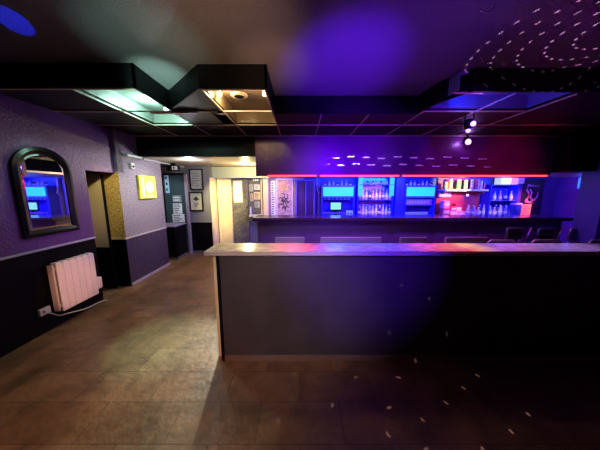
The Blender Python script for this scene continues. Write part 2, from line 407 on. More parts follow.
# radiator
YR0, YR1 = 2.53, 3.02
rd = thing('electric_radiator', 'white finned electric radiator mounted low on the black dado', 'radiator', (XL+.06, 2.77, .17))
sw = (YR1-YR0)/6
for k in range(6):
    y0 = YR0+k*sw
    b = B()
    box(b, XL+.105, XL+.122, y0+.002, y0+sw-.002, .20, .79, bev=.006)
    box(b, XL+.035, XL+.105, y0+sw*.38, y0+sw*.62, .23, .76, bev=.004)
    box(b, XL+.035, XL+.048, y0+.006, y0+sw-.006, .22, .77, bev=.004)
    lathe(b, [(.020, 0), (.020, sw*.9)], XL+.07, y0+sw*.95, .27, 10, rot=Matrix.Rotation(PI/2, 4, 'X'))
    lathe(b, [(.020, 0), (.020, sw*.9)], XL+.07, y0+sw*.95, .73, 10, rot=Matrix.Rotation(PI/2, 4, 'X'))
    box(b, XL+.04, XL+.115, y0+.01, y0+sw-.01, .775, .80, bev=.008)
    obj('fin', b, M_rad, rd)
obj('control_box', bx(XL+.03, XL+.12, YR1+.002, YR1+.075, .26, .42, bev=.01), M_rad, rd)
for y_ in (2.62, 2.90): obj('bracket', bx(XL+.002, XL+.035, y_, y_+.04, .28, .72), M_steel, rd)
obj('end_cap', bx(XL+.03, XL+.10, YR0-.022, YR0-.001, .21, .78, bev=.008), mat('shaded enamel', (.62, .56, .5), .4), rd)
sk = thing('wall_socket', 'small white socket box on the dado below the radiator', 'socket', (XL+.02, 2.42, .23))
obj('socket_plate', bx(XL+.001, XL+.035, 2.37, 2.48, .225, .305, bev=.006), M_rad, sk)
obj('switch', bx(XL+.036, XL+.042, 2.395, 2.415, .25, .28, bev=.002), mat('switch red', (.5, .1, .08), .4), sk)
b = B(); tube(b, [(XL+.05, 2.44, .235), (XL+.07, 2.52, .15), (XL+.09, 2.62, .13), (XL+.12, 2.74, .10), (XL+.10, 2.86, .07), (XL+.09, 3.0, .06), (XL+.10, 3.10, .05), (XL+.08, 3.18, .012)], .006, 8)
tag(obj('power_cable', b, M_rad), 'pale cable drooping below the radiator', 'cable')

# alcove door leaf
dl = thing('door_leaf', 'tan door leaf standing ajar inside the dark alcove', 'door', (-3.35, 3.60, 0))
obj('panel', bx(-3.60, -3.13, 3.60, 3.635, .72, 1.90, bev=.003), M_tan, dl)
obj('kick_panel', bx(-3.60, -3.13, 3.60, 3.635, .01, .715, bev=.003), M_dado, dl)
obj('edge_post', bx(-3.129, -3.115, 3.595, 3.64, .01, 1.90, bev=.003), M_black, dl)

# lightbox sign on the grey wall
q0, q1 = at(136, 174, X=XC), at(155, 198, X=XC)
ya, yb = q0.y, q1.y
zt = 1.80; zb = 1.53
zt = at(146, 176, X=XC).z; zb = at(146, 198.5, X=XC).z
lb = thing('yellow_lightbox', 'glowing yellow square sign on the grey textured passage wall', 'sign', (XC, (ya+yb)/2, zb))
obj('casing', bx(XC+.001, XC+.04, ya, yb, zb, zt, bev=.004), M_jary, lb)
obj('lit_face', bx(XC+.0405, XC+.043, ya+.01, yb-.01, zb+.01, zt-.01), M_boxsign, lb)
cy, cz = (ya+yb)/2+.04, (zb+zt)/2
b = B(); lathe(b, [(.11, 0), (.11, .002)], XC+.0435, cy, cz, 20, rot=Matrix.Rotation(PI/2, 4, 'Y')); box(b, XC+.0435, XC+.0455, ya+.06, ya+.12, zb+.04, zt-.04)
for k in range(4): box(b, XC+.0435, XC+.0455, cy-.10, cy+.10, zb+.02+k*.012, zb+.026+k*.012)
obj('printed_design', b, M_boxglow, lb)
# small alarm box
al = thing('alarm_box', 'small white alarm box high on the corner of the grey wall', 'alarm', (XC, 3.79, 2.10))
pz = at(131, 166, X=XC)
obj('casing', bx(XC+.001, XC+.04, pz.y-.04, pz.y+.04, pz.z-.05, pz.z+.05, bev=.008), M_white, al)
obj('sounder', lathe(B(), [(.022, 0), (.018, .012)], XC+.041, pz.y, pz.z-.01, 12, rot=Matrix.Rotation(PI/2, 4, 'Y')), M_ink, al)
# batten at ceiling edge + trunking
bt = thing('batten_light', 'pale batten fitting along the top of the grey passage wall', 'light', (XC+.05, 4.4, 2.15))
obj('casing', bx(XC+.002, XC+.075, 3.86, 4.18, 2.205, 2.245, bev=.006), mat('batten white', (.6, .72, .72), .4), bt)
obj('end_cap', bx(XC+.002, XC+.085, 4.182, 4.197, 2.195, 2.248, bev=.004), M_white, bt)
tag(obj('cable_trunking', bx(XC+.002, XC+.035, 4.31, 5.79, 2.205, 2.235, bev=.004), mat('trunking', (.4, .42, .48), .4)), 'thin grey trunking running along the ceiling edge into the passage', 'trunking')
# exit sign box over teal door
xs = thing('exit_light', 'small black and white sign box above the dark teal door', 'sign', (-3.1, 5.2, 2.07))
e0 = at(170, 172, Y=5.2)
obj('casing', bx(-2.98, -2.72, 5.16, 5.24, 2.08, 2.20, bev=.006), M_black, xs)
obj('symbol_panel', bx(-2.86, -2.74, 5.155, 5.159, 2.10, 2.18), M_white, xs)
obj('hanger', bx(-2.90, -2.80, 5.18, 5.22, 2.20, 2.249), M_black, xs)
obj('symbol', bx(-2.83, -2.80, 5.151, 5.1545, 2.11, 2.17), M_ink, xs)
# blue notice, notices on teal door
def sheet(name, label, px0, px1, py0, py1, Y, m, rows=6, seed=0, th=.008, inkm=None):
    a, c = at(px0, py0, Y=Y), at(px1, py1, Y=Y)
    t = thing(name, label, 'notice', ((a.x+c.x)/2, Y, c.z))
    obj('sheet', bx(a.x, c.x, Y-th, Y-.001, c.z, a.z), m, t)
    if rows: marks(t, a.x+.02, c.x-.02, Y-th, c.z+.015, a.z-.015, rows, inkm or M_ink, seed=seed)
    return t
sheet('blue_notice', 'pale blue notice with dark figure on the left edge of the teal door', 164.2, 169.8, 174.5, 193, 5.738, mat('pale blue paper', (.45, .68, .85), .6), 3, 3)
a1 = sheet('black_notice', 'small dark framed notice at the top of the three on the teal door', 172.5, 181.5, 195.5, 202, 5.738, mat('grey notice', (.25, .27, .27), .5), 2, 5, inkm=M_white)
sheet('white_notice', 'white A4 notice, the middle sheet on the teal door', 173, 182.5, 203.5, 213.5, 5.738, M_paper, 5, 6)
sheet('white_sign', 'wide white sheet lowest on the teal door above the black cabinet', 172.5, 185, 214, 222, 5.738, M_paper, 4, 7)
# black cabinet
cb = thing('black_cabinet', 'low black cabinet with a pale top edge below the teal door', 'cabinet', (-3.26, 5.45, 0))
obj('body', bx(-3.59, -2.93, 5.20, 5.70, .06, .80, bev=.006), M_dado, cb)
obj('top', bx(-3.595, -2.91, 5.17, 5.715, .80, .825, bev=.004), M_rail, cb)
obj('plinth', bx(-3.57, -2.92, 5.22, 5.70, 0, .06), mat('plinth grey', (.12, .11, .11), .4), cb)
obj('side_door', bx(-2.929, -2.918, 5.24, 5.66, .09, .76, bev=.004), M_dado, cb)
# framed pictures
for (py0, py1, lab, sd) in ((169, 190, 'upper black framed print on the grey passage end wall', 1), (192, 211, 'lower black framed print, the one with a dark emblem, on the passage end wall', 2)):
    a, c = at(189, py0, Y=YF), at(204, py1, Y=YF)
    t = thing('framed_picture', lab, 'picture', ((a.x+c.x)/2, YF, c.z), )
    obj('frame', box(box(box(box(B(), a.x, a.x+.03, YF-.025, YF-.001, c.z, a.z), c.x-.03, c.x, YF-.025, YF-.001, c.z, a.z), a.x+.03, c.x-.03, YF-.025, YF-.001, a.z-.03, a.z), a.x+.03, c.x-.03, YF-.025, YF-.001, c.z, c.z+.03), M_frame, t)
    s = obj('print', bx(a.x+.03, c.x-.03, YF-.012, YF-.001, c.z+.03, a.z-.03), mat('grey print', (.34, .36, .34), .5, var=.15, vscale=12) if sd == 1 else mat('cream print', (.5, .48, .38), .5), t)
    if sd == 2:
        b = B(); zc = (a.z+c.z)/2; xc = (a.x+c.x)/2
        lathe(b, [(.05, 0), (.05, .003)], xc, YF-.012, zc+.07, 10, rot=Matrix.Rotation(PI/2, 4, 'X')); box(b, xc-.08, xc+.08, YF-.015, YF-.012, zc+.05, zc+.075)
        for k in range(4): box(b, xc-.07+.03*(k % 2), xc+.07-.02*k, YF-.015, YF-.0121, zc-.05-.03*k, zc-.04-.03*k)
        obj('emblem', b, M_ink, s)
    else: marks(s, a.x+.06, c.x-.06, YF-.012, c.z+.08, a.z-.08, 6, mat('faint print', (.2, .21, .2), .6), seed=9)

# ------------------------------------------------------------------ ceiling things
tag(obj('ceiling_batten', bx(-1.80, -1.36, 2.875, 2.915, 2.565, 2.5855, bev=.003), M_wood), 'short reddish wooden batten fixed under the ceiling grid', 'batten')
tag(obj('cable_connector', bx(-1.355, -1.24, 2.885, 2.905, 2.568, 2.5855, bev=.003), M_white), 'pale connector at the end of the wooden batten', 'connector')
bm = B(); box(bm, -.075, .075, -.20, .20, -.006, .006, rot=Matrix.Rotation(math.radians(14), 4, 'X')); bmesh.ops.translate(bm, vec=(-1.015, 3.22, 2.66), verts=bm.verts)
tag(obj('lit_patch_offcut', bm, M_shelf), 'added white offcut tilted to catch light as the bright patch beside the warm lit bay', 'ceiling tile')  # white offcut added and tilted to catch light for the bright patch
dn = thing('downlight', 'recessed round downlight with dark lens in the warm lit ceiling bay', 'light', (-.76, 3.0, 2.72))
obj('rim', lathe(B(), [(.085, 0), (.10, .012), (.10, .022), (.05, .026)], -.72, 2.86, HU-.058, 24), M_tbar, dn)
obj('lens', lathe(B(), [(.045, 0), (.055, .005), (.055, .01)], -.72, 2.86, HU-.066, 20), M_black, dn)
def bulb(name, label, x, y, z, m):
    t = thing(name, label, 'light', (x, y, z))
    obj('holder', lathe(B(), [(.022, 0), (.025, .03), (.025, .05)], x, y, HU-.082, 12), M_white, t)
    obj('bulb', lathe(B(), [(.006, 0), (.022, .008), (.028, .025), (.022, .042), (.012, .05)], x, y, HU-.134, 12), m, t)
bulb('warm_bulb', 'small warm bulb at the left side of the warm lit ceiling bay', -.885, 2.66, 2.7, M_lampw)
bulb('warm_bulb', 'small warm bulb at the right side of the warm lit ceiling bay', -.385, 2.66, 2.7, M_lampw)
bulb('cool_bulb', 'greenish white bulb in the lit ceiling bay above the radiator side', -1.74, 3.12, 2.7, M_lampg)

# disco light hanging
px = at(470, 114, Y=2.95)
dx, dy = px.x, px.y
dl2 = thing('disco_light', 'hanging party light with glowing violet lenses under the ceiling grid', 'disco light', (dx, dy, 2.2))
b = B(); tube(b, [(dx-.05, dy, 2.599), (dx-.055, dy, 2.50)], .006); tube(b, [(dx+.05, dy, 2.599), (dx+.055, dy, 2.50)], .006)
tube(b, [(dx-.06, dy, 2.50), (dx+.06, dy, 2.50)], .008); obj('bracket', b, M_black, dl2)
obj('body', lathe(B(), [(.02, 0), (.05, .015), (.055, .06), (.045, .11), (.02, .12)], dx, dy, 2.40, 14), M_black, dl2)
obj('lens', lathe(B(), [(.012, 0), (.026, .01), (.030, .03), (.020, .04)], dx, dy-.050, 2.445, 12, rot=Matrix.Rotation(PI/2, 4, 'X')), M_lens, dl2)
obj('lens', lathe(B(), [(.010, 0), (.022, .01), (.026, .03), (.018, .038)], dx, dy, 2.36, 12), M_lens, dl2)
# violet glow on the bulkhead, made as a clipped glowing lens
px = at(468, 142, Y=YB-.1)
d4 = thing('bulkhead_glow_lens', 'violet glow at the top of the purple bulkhead, made as a clipped lens', 'disco light', (px.x, YB-.06, px.z))
obj('clip', bx(px.x-.02, px.x+.02, YB-.075, YB-.021, px.z-.02, px.z+.12, bev=.004), M_black, d4)
obj('lens', lathe(B(), [(.02, 0), (.045, .015), (.05, .035), (.03, .05)], px.x, YB-.076, px.z, 14, rot=Matrix.Rotation(PI/2, 4, 'X')), M_lens, d4)
# blue wall lamp right
px = at(581.5, 183, Y=5.0)
d5 = thing('blue_wall_lamp', 'small glowing blue lamp on the purple wall at the far right', 'light', (px.x, 5.0, px.z))
xx = XR
pw = at(581.5, 183, X=XR-.06)
d5.location = (XR, pw.y, pw.z-.12); ORG[d5.name] = Vector(d5.location)
obj('bracket', bx(XR-.03, XR-.001, pw.y-.05, pw.y+.05, pw.z-.16, pw.z+.16, bev=.01), M_black, d5)
obj('lens', bx(XR-.075, XR-.031, pw.y-.07, pw.y+.07, pw.z-.13, pw.z+.13, bev=.02), M_lensb, d5)
# hook on the stippled ceiling
hp = at(487, 7, Z=2.79)
b = B(); tube(b, [(hp.x-.05, hp.y+.0, 2.785), (hp.x-.03, hp.y, 2.765), (hp.x, hp.y, 2.76), (hp.x+.03, hp.y, 2.77), (hp.x+.045, hp.y, 2.797)], .004)
tag(obj('ceiling_hook', b, M_steel), 'thin wire hook on the stippled ceiling', 'hook')

# ------------------------------------------------------------------ front counter
ct = thing('front_counter', 'long dark drinks counter with pale glossy top in the foreground', 'counter', (1.8, 2.08, 0))
obj('body', bx(-.76, 4.3, 1.98, 2.16, 0, 1.07, bev=.004), M_counter, ct)
obj('corner_trim', bx(-.764, -.735, 1.972, 1.9795, 0, 1.068), M_black, ct)
obj('kick_board', bx(-.733, 4.3, 1.966, 1.9795, .0, .06, bev=.003), M_kick, ct)
obj('end_panel', bx(-.815, -.762, 2.03, 2.20, 0, 1.068, bev=.003), M_cream, ct)  # pale panel added as the bright strip of light beside the counter
obj('countertop', bx(-.85, 4.36, 1.935, 2.245, 1.072, 1.115, bev=.006), M_marble, ct)
obj('edge_trim', bx(-.852, 4.36, 1.928, 1.9345, 1.076, 1.112, bev=.002), M_edge, ct)

# ------------------------------------------------------------------ bar
br = thing('bar_counter', 'long dark panelled serving bar behind the drinks counter', 'bar', (2.3, 4.75, 0))
obj('bar_top', bx(-.95, 5.5, 4.48, 5.02, 1.03, 1.10, bev=.008), M_bartop, br)
obj('front_panel', bx(-.86, 5.42, 4.60, 4.70, 0, 1.03, bev=.004), M_bar, br)
for k in range(7):
    x = -.80+k*.9
    obj('panel_moulding', bx(x, x+.78, 4.588, 4.5995, .15, .90, bev=.005), M_bar, br)
obj('end_panel', bx(-.88, -.861, 4.60, 5.0, 0, 1.03), M_bar, br)
# led strips
for i, (p0, p1, lab) in enumerate(((268, 316.5, 'left'), (320, 398.5, 'middle'), (402, 546, 'right'))):
    a, c = at(p0, 176.5, Y=YB-.03), at(p1, 176.5, Y=YB-.03)
    t = thing('led_strip', 'glowing red light strip under the bulkhead, the %s one of three' % lab, 'light strip', ((a.x+c.x)/2, YB-.03, 1.885), 'red light strips under the bulkhead')
    obj('channel', bx(a.x, c.x, YB-.034, YB-.0205, 1.893, 1.920), M_white, t)
    obj('led_diffuser', bx(a.x, c.x, YB-.052, YB-.0345, 1.896, 1.917), M_red, t)

# back bar furniture, all standing on the low back counter
YS = 5.90
bc = thing('back_counter', 'low blue counter along the wall behind the bar', 'counter', (2.8, 5.95, 0))
obj('body', bx(.60, 6.0, 5.72, 6.18, 0, .95), M_blue, bc)
obj('worktop', bx(.58, 6.03, 5.68, 6.19, .951, .985, bev=.004), mat('pale worktop', (.55, .35, .5), .3), bc)
ZB = .986
def wx(px): return at(px, 200, Y=YS).x
def wz(py): return at(350, py, Y=YS).z
def cooler(label, p0, p1, disp):
    x0, x1 = wx(p0), wx(p1)
    t = thing('bottle_cooler', label, 'cooler', ((x0+x1)/2, 5.95, ZB))
    b = B(); zt = wz(186)
    box(b, x0-.04, x0, 5.82, 6.18, ZB, zt); box(b, x1, x1+.04, 5.82, 6.18, ZB, zt)
    box(b, x0, x1, 6.14, 6.18, ZB, zt); box(b, x0, x1, 5.82, 6.14, zt-.03, zt)
    obj('cabinet', b, M_blue, t)
    h = obj('lit_header', bx(x0+.005, x1-.005, 5.80, 5.84, wz(196), wz(187.2), bev=.004), M_cyanlit, t)
    obj('shelf', bx(x0, x1, 5.86, 6.13, wz(199.5)-.01, wz(199.5)), M_blue, t)
    obj('top_rail', bx(x0-.04, x1+.04, 5.79, 5.819, wz(187), wz(185.6), bev=.003), M_bluefr, t)
    obj('bottom_rail', bx(x0-.0, x1+.0, 5.79, 5.819, wz(197.6), wz(196.2), bev=.003), M_bluefr, t)
    if disp:   # row of short bright strokes of the sign below the header
        s = obj('sign_panel', bx(x0+.0, x1-.06, 5.80, 5.815, wz(205), wz(199.2)), mat('violet sign', (.25, .14, .6), .4), t)
        b = B(); rr = random.Random(3); x = x0+.03
        while x < x1-.12:
            wd = rr.choice((.02, .03, .04)); box(b, x, x+wd, 5.796, 5.7995, wz(203.8), wz(200.4)); x += wd+.02
        obj('lettering', b, mat('pale violet', (.6, .5, .9), .5), s)
    return t
cooler('blue cooler with lit cyan header above the till screen', 322.5, 352.5, False)
cooler('blue cooler with lit cyan header and violet sign right of the bottle shelves', 404.5, 432, True)
# till
tl = thing('till_screen', 'small glowing till screen behind the bar', 'till', (wx(335), 5.72, ZB))
obj('screen_case', bx(wx(329), wx(341), 5.745, 5.775, wz(210.5), wz(201.3), bev=.006), M_black, tl)
obj('screen', bx(wx(330), wx(340), 5.742, 5.7445, wz(209), wz(202.3)), M_screen, tl)
obj('keyboard_tray', bx(wx(322), wx(344), 5.69, 5.78, wz(213), wz(211.6), bev=.003), M_bluefr, tl)
obj('stand', bx(wx(333), wx(337), 5.75, 5.77, ZB, wz(209)), M_black, tl)
cr = thing('card_reader', 'small pale cyan card reader beside the till screen', 'card reader', (wx(348), 5.74, ZB))
obj('case', bx(wx(345), wx(351.5), 5.70, 5.76, ZB, wz(210), bev=.006), mat('pale cyan plastic', (.4, .85, .9), .4), cr)
for q_ in (346, 349): obj('button', bx(wx(q_), wx(q_+1.6), 5.697, 5.6995, wz(213.5), wz(212)), M_ink, cr)
# centre display unit
x0, x1 = wx(357.5), wx(393)
du = thing('bottle_display', 'tall shelved bottle display with cyan lit side columns in the bar centre', 'shelf unit', ((x0+x1)/2, 6.0, ZB))
b = B(); box(b, x0, x0+.02, 5.90, 6.18, ZB, 1.975); box(b, x1-.02, x1, 5.90, 6.18, ZB, 1.975); box(b, x0+.02, x1-.02, 6.15, 6.18, ZB, 1.975)
obj('carcass', b, M_blue, du)
for zz in (wz(199.5), wz(184.5)): obj('shelf', bx(x0+.021, x1-.021, 5.86, 6.149, zz-.015, zz), M_bluefr, du)
obj('lit_column', bx(x0-.0, x0+.12, 5.87, 5.895, wz(196), 1.97, bev=.003), M_tube, du)
obj('lit_column', bx(x1-.12, x1, 5.87, 5.895, wz(196), 1.97, bev=.003), M_tube, du)
obj('lit_backpanel', bx(x0+.14, x1-.14, 6.10, 6.12, wz(184), 1.96), M_tube, du)
obj('mirror_back', bx(x0+.14, x1-.14, 6.13, 6.149, ZB, wz(185.5)), mat('tinted mirror', (.4, .25, .6), .2, metal=.6), du)
tag(obj('blue_cupboard', bx(wx(394.5), wx(404.5)-.045, 5.84, 6.18, ZB, 1.97, bev=.006), M_blue), 'plain tall blue cupboard between the bottle display and right cooler', 'cupboard')

# bottles
def bottle(name, label, x, y, z, h, r, m, group, cat='bottle', parts=True):
    t = thing(name, label, cat, (x, y, z), group)
    obj('body', lathe(B(), [(r*.9, 0), (r, .01), (r, h*.55), (r*.85, h*.63), (r*.36, h*.74), (r*.33, h*.93)], x, y, z, 10), m, t)
    obj('cap', lathe(B(), [(r*.40, 0), (r*.40, h*.07)], x, y, z+h*.93, 8), M_label, t)
    obj('bottle_label', lathe(B(), [(r*1.03, 0), (r*1.03, h*.25)], x, y, z+h*.17, 10), M_label, t)
    return t
kinds = []
def row(protos, xs, y, z, label, group, first):
    for i, x in enumerate(xs):
        p = protos[(i*3+i//2) % len(protos)] if first != 'r' else random.choice(protos)
        c = dup(p, (x, y+random.uniform(-.015, .015), z), label, group)
protos = []
pm = [(M_glass, .27, .034), (M_glassp, .25, .037), (M_glassg, .29, .032), (M_glassk, .28, .036), (M_glassp, .22, .040), (M_glassg, .24, .036)]
# first instances stand on the upper shelf of the display
zs2 = wz(199.5)+.0005
xs = [x0+.065+k*(x1-x0-.13)/9 for k in range(10)]
G1, L1 = 'bottles on the upper display shelf', 'spirit bottle standing on the upper shelf of the lit centre display'
for k, (m_, h_, r_) in enumerate(pm):
    protos.append(bottle('spirit_bottle', L1, xs[k], 5.96, zs2, h_, r_, m_, G1))
for k in range(6, 10): dup(protos[(k*5+1) % 6], (xs[k], 5.96, zs2), L1, G1)
for k in range(9): dup(protos[(k*5+2) % 6], (xs[k]+.04, 6.05, zs2), L1, G1)
G2, L2 = 'bottles on the lower display level', 'spirit bottle standing on the worktop under the centre display shelf'
for k in range(10): dup(protos[(k*7+3) % 6], (xs[k], 5.93, ZB), L2, G2)
for k in range(9): dup(protos[(k*7+1) % 6], (xs[k]+.04, 6.02, ZB), L2, G2)
G3, L3 = 'miniatures on the top display shelf', 'short bottle on the topmost shelf of the centre display'
mini = bottle('short_bottle', L3, x0+.19, 6.0, wz(184.5)+.0005, .135, .03, M_glassg, G3)
mini2 = bottle('short_bottle', L3, x0+.27, 6.0, wz(184.5)+.0005, .125, .032, M_glassk, G3)
for k in range(2, 9): dup(mini if k % 3 else mini2, (x0+.19+k*.073, 6.0, wz(184.5)+.0005), L3, G3)
# bottles on top of the coolers
for (p0, p1, lab, n) in ((325, 350, 'small bottle standing on top of the cooler above the till', 7), (406, 430, 'small bottle standing on top of the cooler with the violet sign', 7)):
    zt = wz(186)+.0005
    for k in range(n): dup((mini, mini2)[(k*2+1) % 3 % 2], (wx(p0+(p1-p0)*k/(n-1)), 5.93, zt), lab, lab.replace('small bottle standing', 'small bottles'))
# glasses in right cooler
def glass(label, x, y, z, group):
    t = thing('tumbler_glass', label, 'glass', (x, y, z), group)
    obj('bowl', lathe(B(), [(.024, .012), (.032, .10), (.030, .10), (.022, .02)], x, y, z, 10), M_glassg, t)
    obj('base', lathe(B(), [(.024, 0), (.024, .0115)], x, y, z, 10), M_label, t)
    return t
GL = 'upturned glass in the row at the foot of the right cooler'
g0 = glass(GL, wx(406.5), 5.87, ZB, 'glasses at the foot of the right cooler')
for k in range(1, 9): dup(g0, (wx(406.5+k*2.55), 5.87, ZB))
GL2 = 'glass on the middle shelf of the left cooler behind the till'
for k in range(7): dup(g0, (wx(325+k*4), 5.93, wz(199.5)+.0005), 'glass on the shelf inside the left cooler behind the till', 'glasses inside the left cooler')
# right shelf zone
x2, x3 = wx(442), wx(487)
tag(obj('dark_red_backboard', bx(x2, x3, 6.15, 6.198, .99, 1.97), mat('deep red panel', (.30, .02, .03), .5)), 'deep red back panel behind the cartons and jars', 'panel')
zz = wz(189.3)
sh = thing('wall_shelf', 'pale floating shelf holding coloured jars on the red panel', 'shelf', ((x2+x3)/2, 6.0, zz-.05))
obj('board', bx(x2, x3, 5.88, 6.149, zz-.045, zz, bev=.003), M_shelf, sh)
obj('bracket', bx(x2+.05, x2+.07, 5.95, 6.149, zz-.12, zz-.046), M_steel, sh)
obj('bracket', bx(x3-.07, x3-.05, 5.95, 6.149, zz-.12, zz-.046), M_steel, sh)
jm = [(446, M_jary, .19, .042, 'wide yellow jar, leftmost on the floating shelf'), (451, M_jary, .26, .045, 'tall yellow jar second from left on the floating shelf'), (459, M_jarg, .25, .052, 'bright green jar in the middle of the floating shelf'),
      (466, mat('olive jar', (.5, .55, .15), .4), .24, .045, 'olive jar right of the bright green one on the shelf'), (472, M_glassp, .25, .035, 'slim pink jar near the right of the floating shelf')]
for pxx, m_, h_, r_, lab in jm:
    t = thing('storage_jar', lab, 'jar', (wx(pxx), 5.97, zz))
    obj('body', lathe(B(), [(r_*.9, 0), (r_, .012), (r_, h_*.8), (r_*.8, h_*.86)], wx(pxx), 5.97, zz+.0005, 14), m_, t)
    obj('lid', lathe(B(), [(r_*.86, 0), (r_*.86, h_*.12), (r_*.7, h_*.14)], wx(pxx), 5.97, zz+h_*.861, 14), M_label, t)
for k, (pxx, h_) in enumerate(((477, .26), (480, .22), (483, .17))):
    bm = bx(-.02, .02, -.07, .07, 0, h_, bev=.003, rot=None)
    o = obj('leaning_book', bx(wx(pxx)-.018, wx(pxx)+.018, 5.90, 6.05, zz+.001, zz+h_, bev=.003), (M_pinkbox, M_shelf, M_redbox)[k])
    tag(o, ('tall pink book beside the slim pink jar', 'pale book in the middle of three on the shelf', 'short red book at the shelf end')[k], 'book')
vs = thing('violet_sign', 'small violet sign board hanging below the floating shelf', 'sign', (wx(449), 6.1, wz(198)))
obj('board', bx(wx(443), wx(456), 6.10, 6.149, wz(197.5), wz(191.7), bev=.003), mat('violet board', (.45, .25, .6), .4), vs)
b = B()
for k in range(5): box(b, wx(444.3)+k*.06, wx(444.3)+k*.06+.035, 6.096, 6.0995, wz(196), wz(193.2))
obj('lettering', b, M_shelf, vs)
# cartons
def carton(label, p0, p1, z0, h, m, y0=5.84, y1=6.0):
    t = thing('carton', label, 'box', ((wx(p0)+wx(p1))/2, (y0+y1)/2, z0))
    obj('box_body', bx(wx(p0), wx(p1), y0, y1, z0, z0+h, bev=.003), m, t)
    obj('box_label', bx(wx(p0)+.02, wx(p1)-.02, y0-.003, y0-.0005, z0+h*.3, z0+h*.7), M_shelf, t)
carton('pink carton at the bottom left of the red panel', 442.5, 449.5, ZB, .20, M_redbox)
carton('pale pink carton stacked on the red one under the violet sign', 442.7, 448.7, ZB+.2005, .19, M_pinkbox)
carton('low wide red carton of snacks in the middle of the red panel', 450, 458, ZB, .13, M_pinkbox)
carton('red snack carton stacked on the low wide carton', 450.5, 456, ZB+.1305, .11, M_redbox)
carton('pink snack carton right of the red snack cartons', 458.5, 465.5, ZB, .12, M_pinkbox)
carton('dark red tall carton behind the bottles', 459.5, 466.5, ZB, .30, mat('maroon carton', (.3, .03, .05), .5), 6.03, 6.14)
# lollipops / packets standing in the carton
LB = 'bottle standing on the worktop between the snack cartons and the glass cabinet'
for k in range(7): dup(protos[(k*5+2) % 6], (wx(468.5)+k*.068, 5.88+.05*(k % 2), ZB), LB, 'bottles left of the glass cabinet')
b = B(); lathe(b, [(.01, 0), (.03, .015), (.032, .035), (.015, .06)], wx(469.5), 5.99, wz(196.5), 12)
bw = thing('pendant_bulb', 'tiny white bulb hanging under the floating shelf', 'light', (wx(469.5), 5.99, wz(196.5)))
obj('bulb', b, mat('pale bulb', (.8, .8, 1), .3, emit=(.8, .7, 1), estr=1.2), bw)
b = B(); tube(b, [(wx(469.5), 5.99, wz(196.5)+.06), (wx(469.5), 5.99, zz-.046)], .004); obj('cord', b, M_ink, bw)
# blue glass cabinet
x4, x5 = wx(488.5), wx(516)
gc = thing('glass_cabinet', 'blue lit glass cabinet filled with bottles at the right of the bar', 'cabinet', ((x4+x5)/2, 6.0, ZB))
zt = wz(184.5)
b = B(); box(b, x4, x4+.02, 5.86, 6.18, ZB, zt); box(b, x5-.02, x5, 5.86, 6.18, ZB, zt); box(b, x4+.02, x5-.02, 6.15, 6.18, ZB, zt); box(b, x4+.02, x5-.02, 5.86, 6.149, zt-.02, zt)
obj('carcass', b, M_blue, gc)
zs3 = wz(200.5)
obj('shelf', bx(x4+.021, x5-.021, 5.88, 6.149, zs3-.012, zs3), M_bluefr, gc)
b = B()
for k in range(8): box(b, x4+.05+k*(x5-x4-.1)/8, x4+.075+k*(x5-x4-.1)/8, 5.853, 5.859, zt-.02, zt-.005)
obj('stud', b, M_shelf, gc)
LC = 'bottle on the worktop level inside the blue glass cabinet'
LD = 'bottle on the upper shelf inside the blue glass cabinet'
n = 9
for k in range(n):
    x = x4+.07+k*(x5-x4-.14)/(n-1)
    dup(protos[(k*5) % 6], (x, 5.93+.05*(k % 2), ZB), LC, 'bottles at the foot of the glass cabinet')
    if k % 2 == 0: dup(protos[(k+3) % 6], (x, 5.98, zs3+.0005), LD, 'bottles on the upper cabinet shelf')
# lit white/orange box on top
tb2 = thing('illuminated_box', 'bright white and orange box on top of the glass cabinet', 'box', (wx(508), 5.98, zt))
obj('white_end', bx(wx(498), wx(508), 5.88, 6.08, zt+.001, 1.965, bev=.004), mat('lit white box', (.8, .85, .9), .4, emit=(.7, .8, 1), estr=.7), tb2)
obj('orange_end', bx(wx(508.2), wx(515), 5.88, 6.08, zt+.001, 1.965, bev=.004), mat('lit orange box', (.8, .4, .2), .4, emit=(1, .35, .2), estr=.5), tb2)
obj('pink_end', bx(wx(515.2), wx(521), 5.88, 6.08, zt+.02, 1.965, bev=.004), M_pinkbox, tb2)
nb2 = thing('navy_box', 'small navy box with pale rim beside the red sign', 'box', (wx(511), 5.77, ZB))
obj('body', bx(wx(508.5), wx(516), 5.72, 5.82, ZB, wz(204.5), bev=.004), M_navy, nb2)
obj('rim', bx(wx(508.2), wx(516.2), 5.715, 5.825, wz(204.4), wz(202.8), bev=.003), mat('violet rim', (.5, .35, .75), .4), nb2)
rs = thing('red_sign', 'bright salmon red upright sign card at the right end of the bar', 'sign', (wx(521.5), 5.75, ZB))
obj('card', bx(wx(517), wx(526), 5.74, 5.76, ZB, wz(204), bev=.003), mat('salmon card', (1.0, .22, .12), .5), rs)
marks(rs, wx(518), wx(525), 5.74, wz(214), wz(205), 5, M_inkr, seed=8)
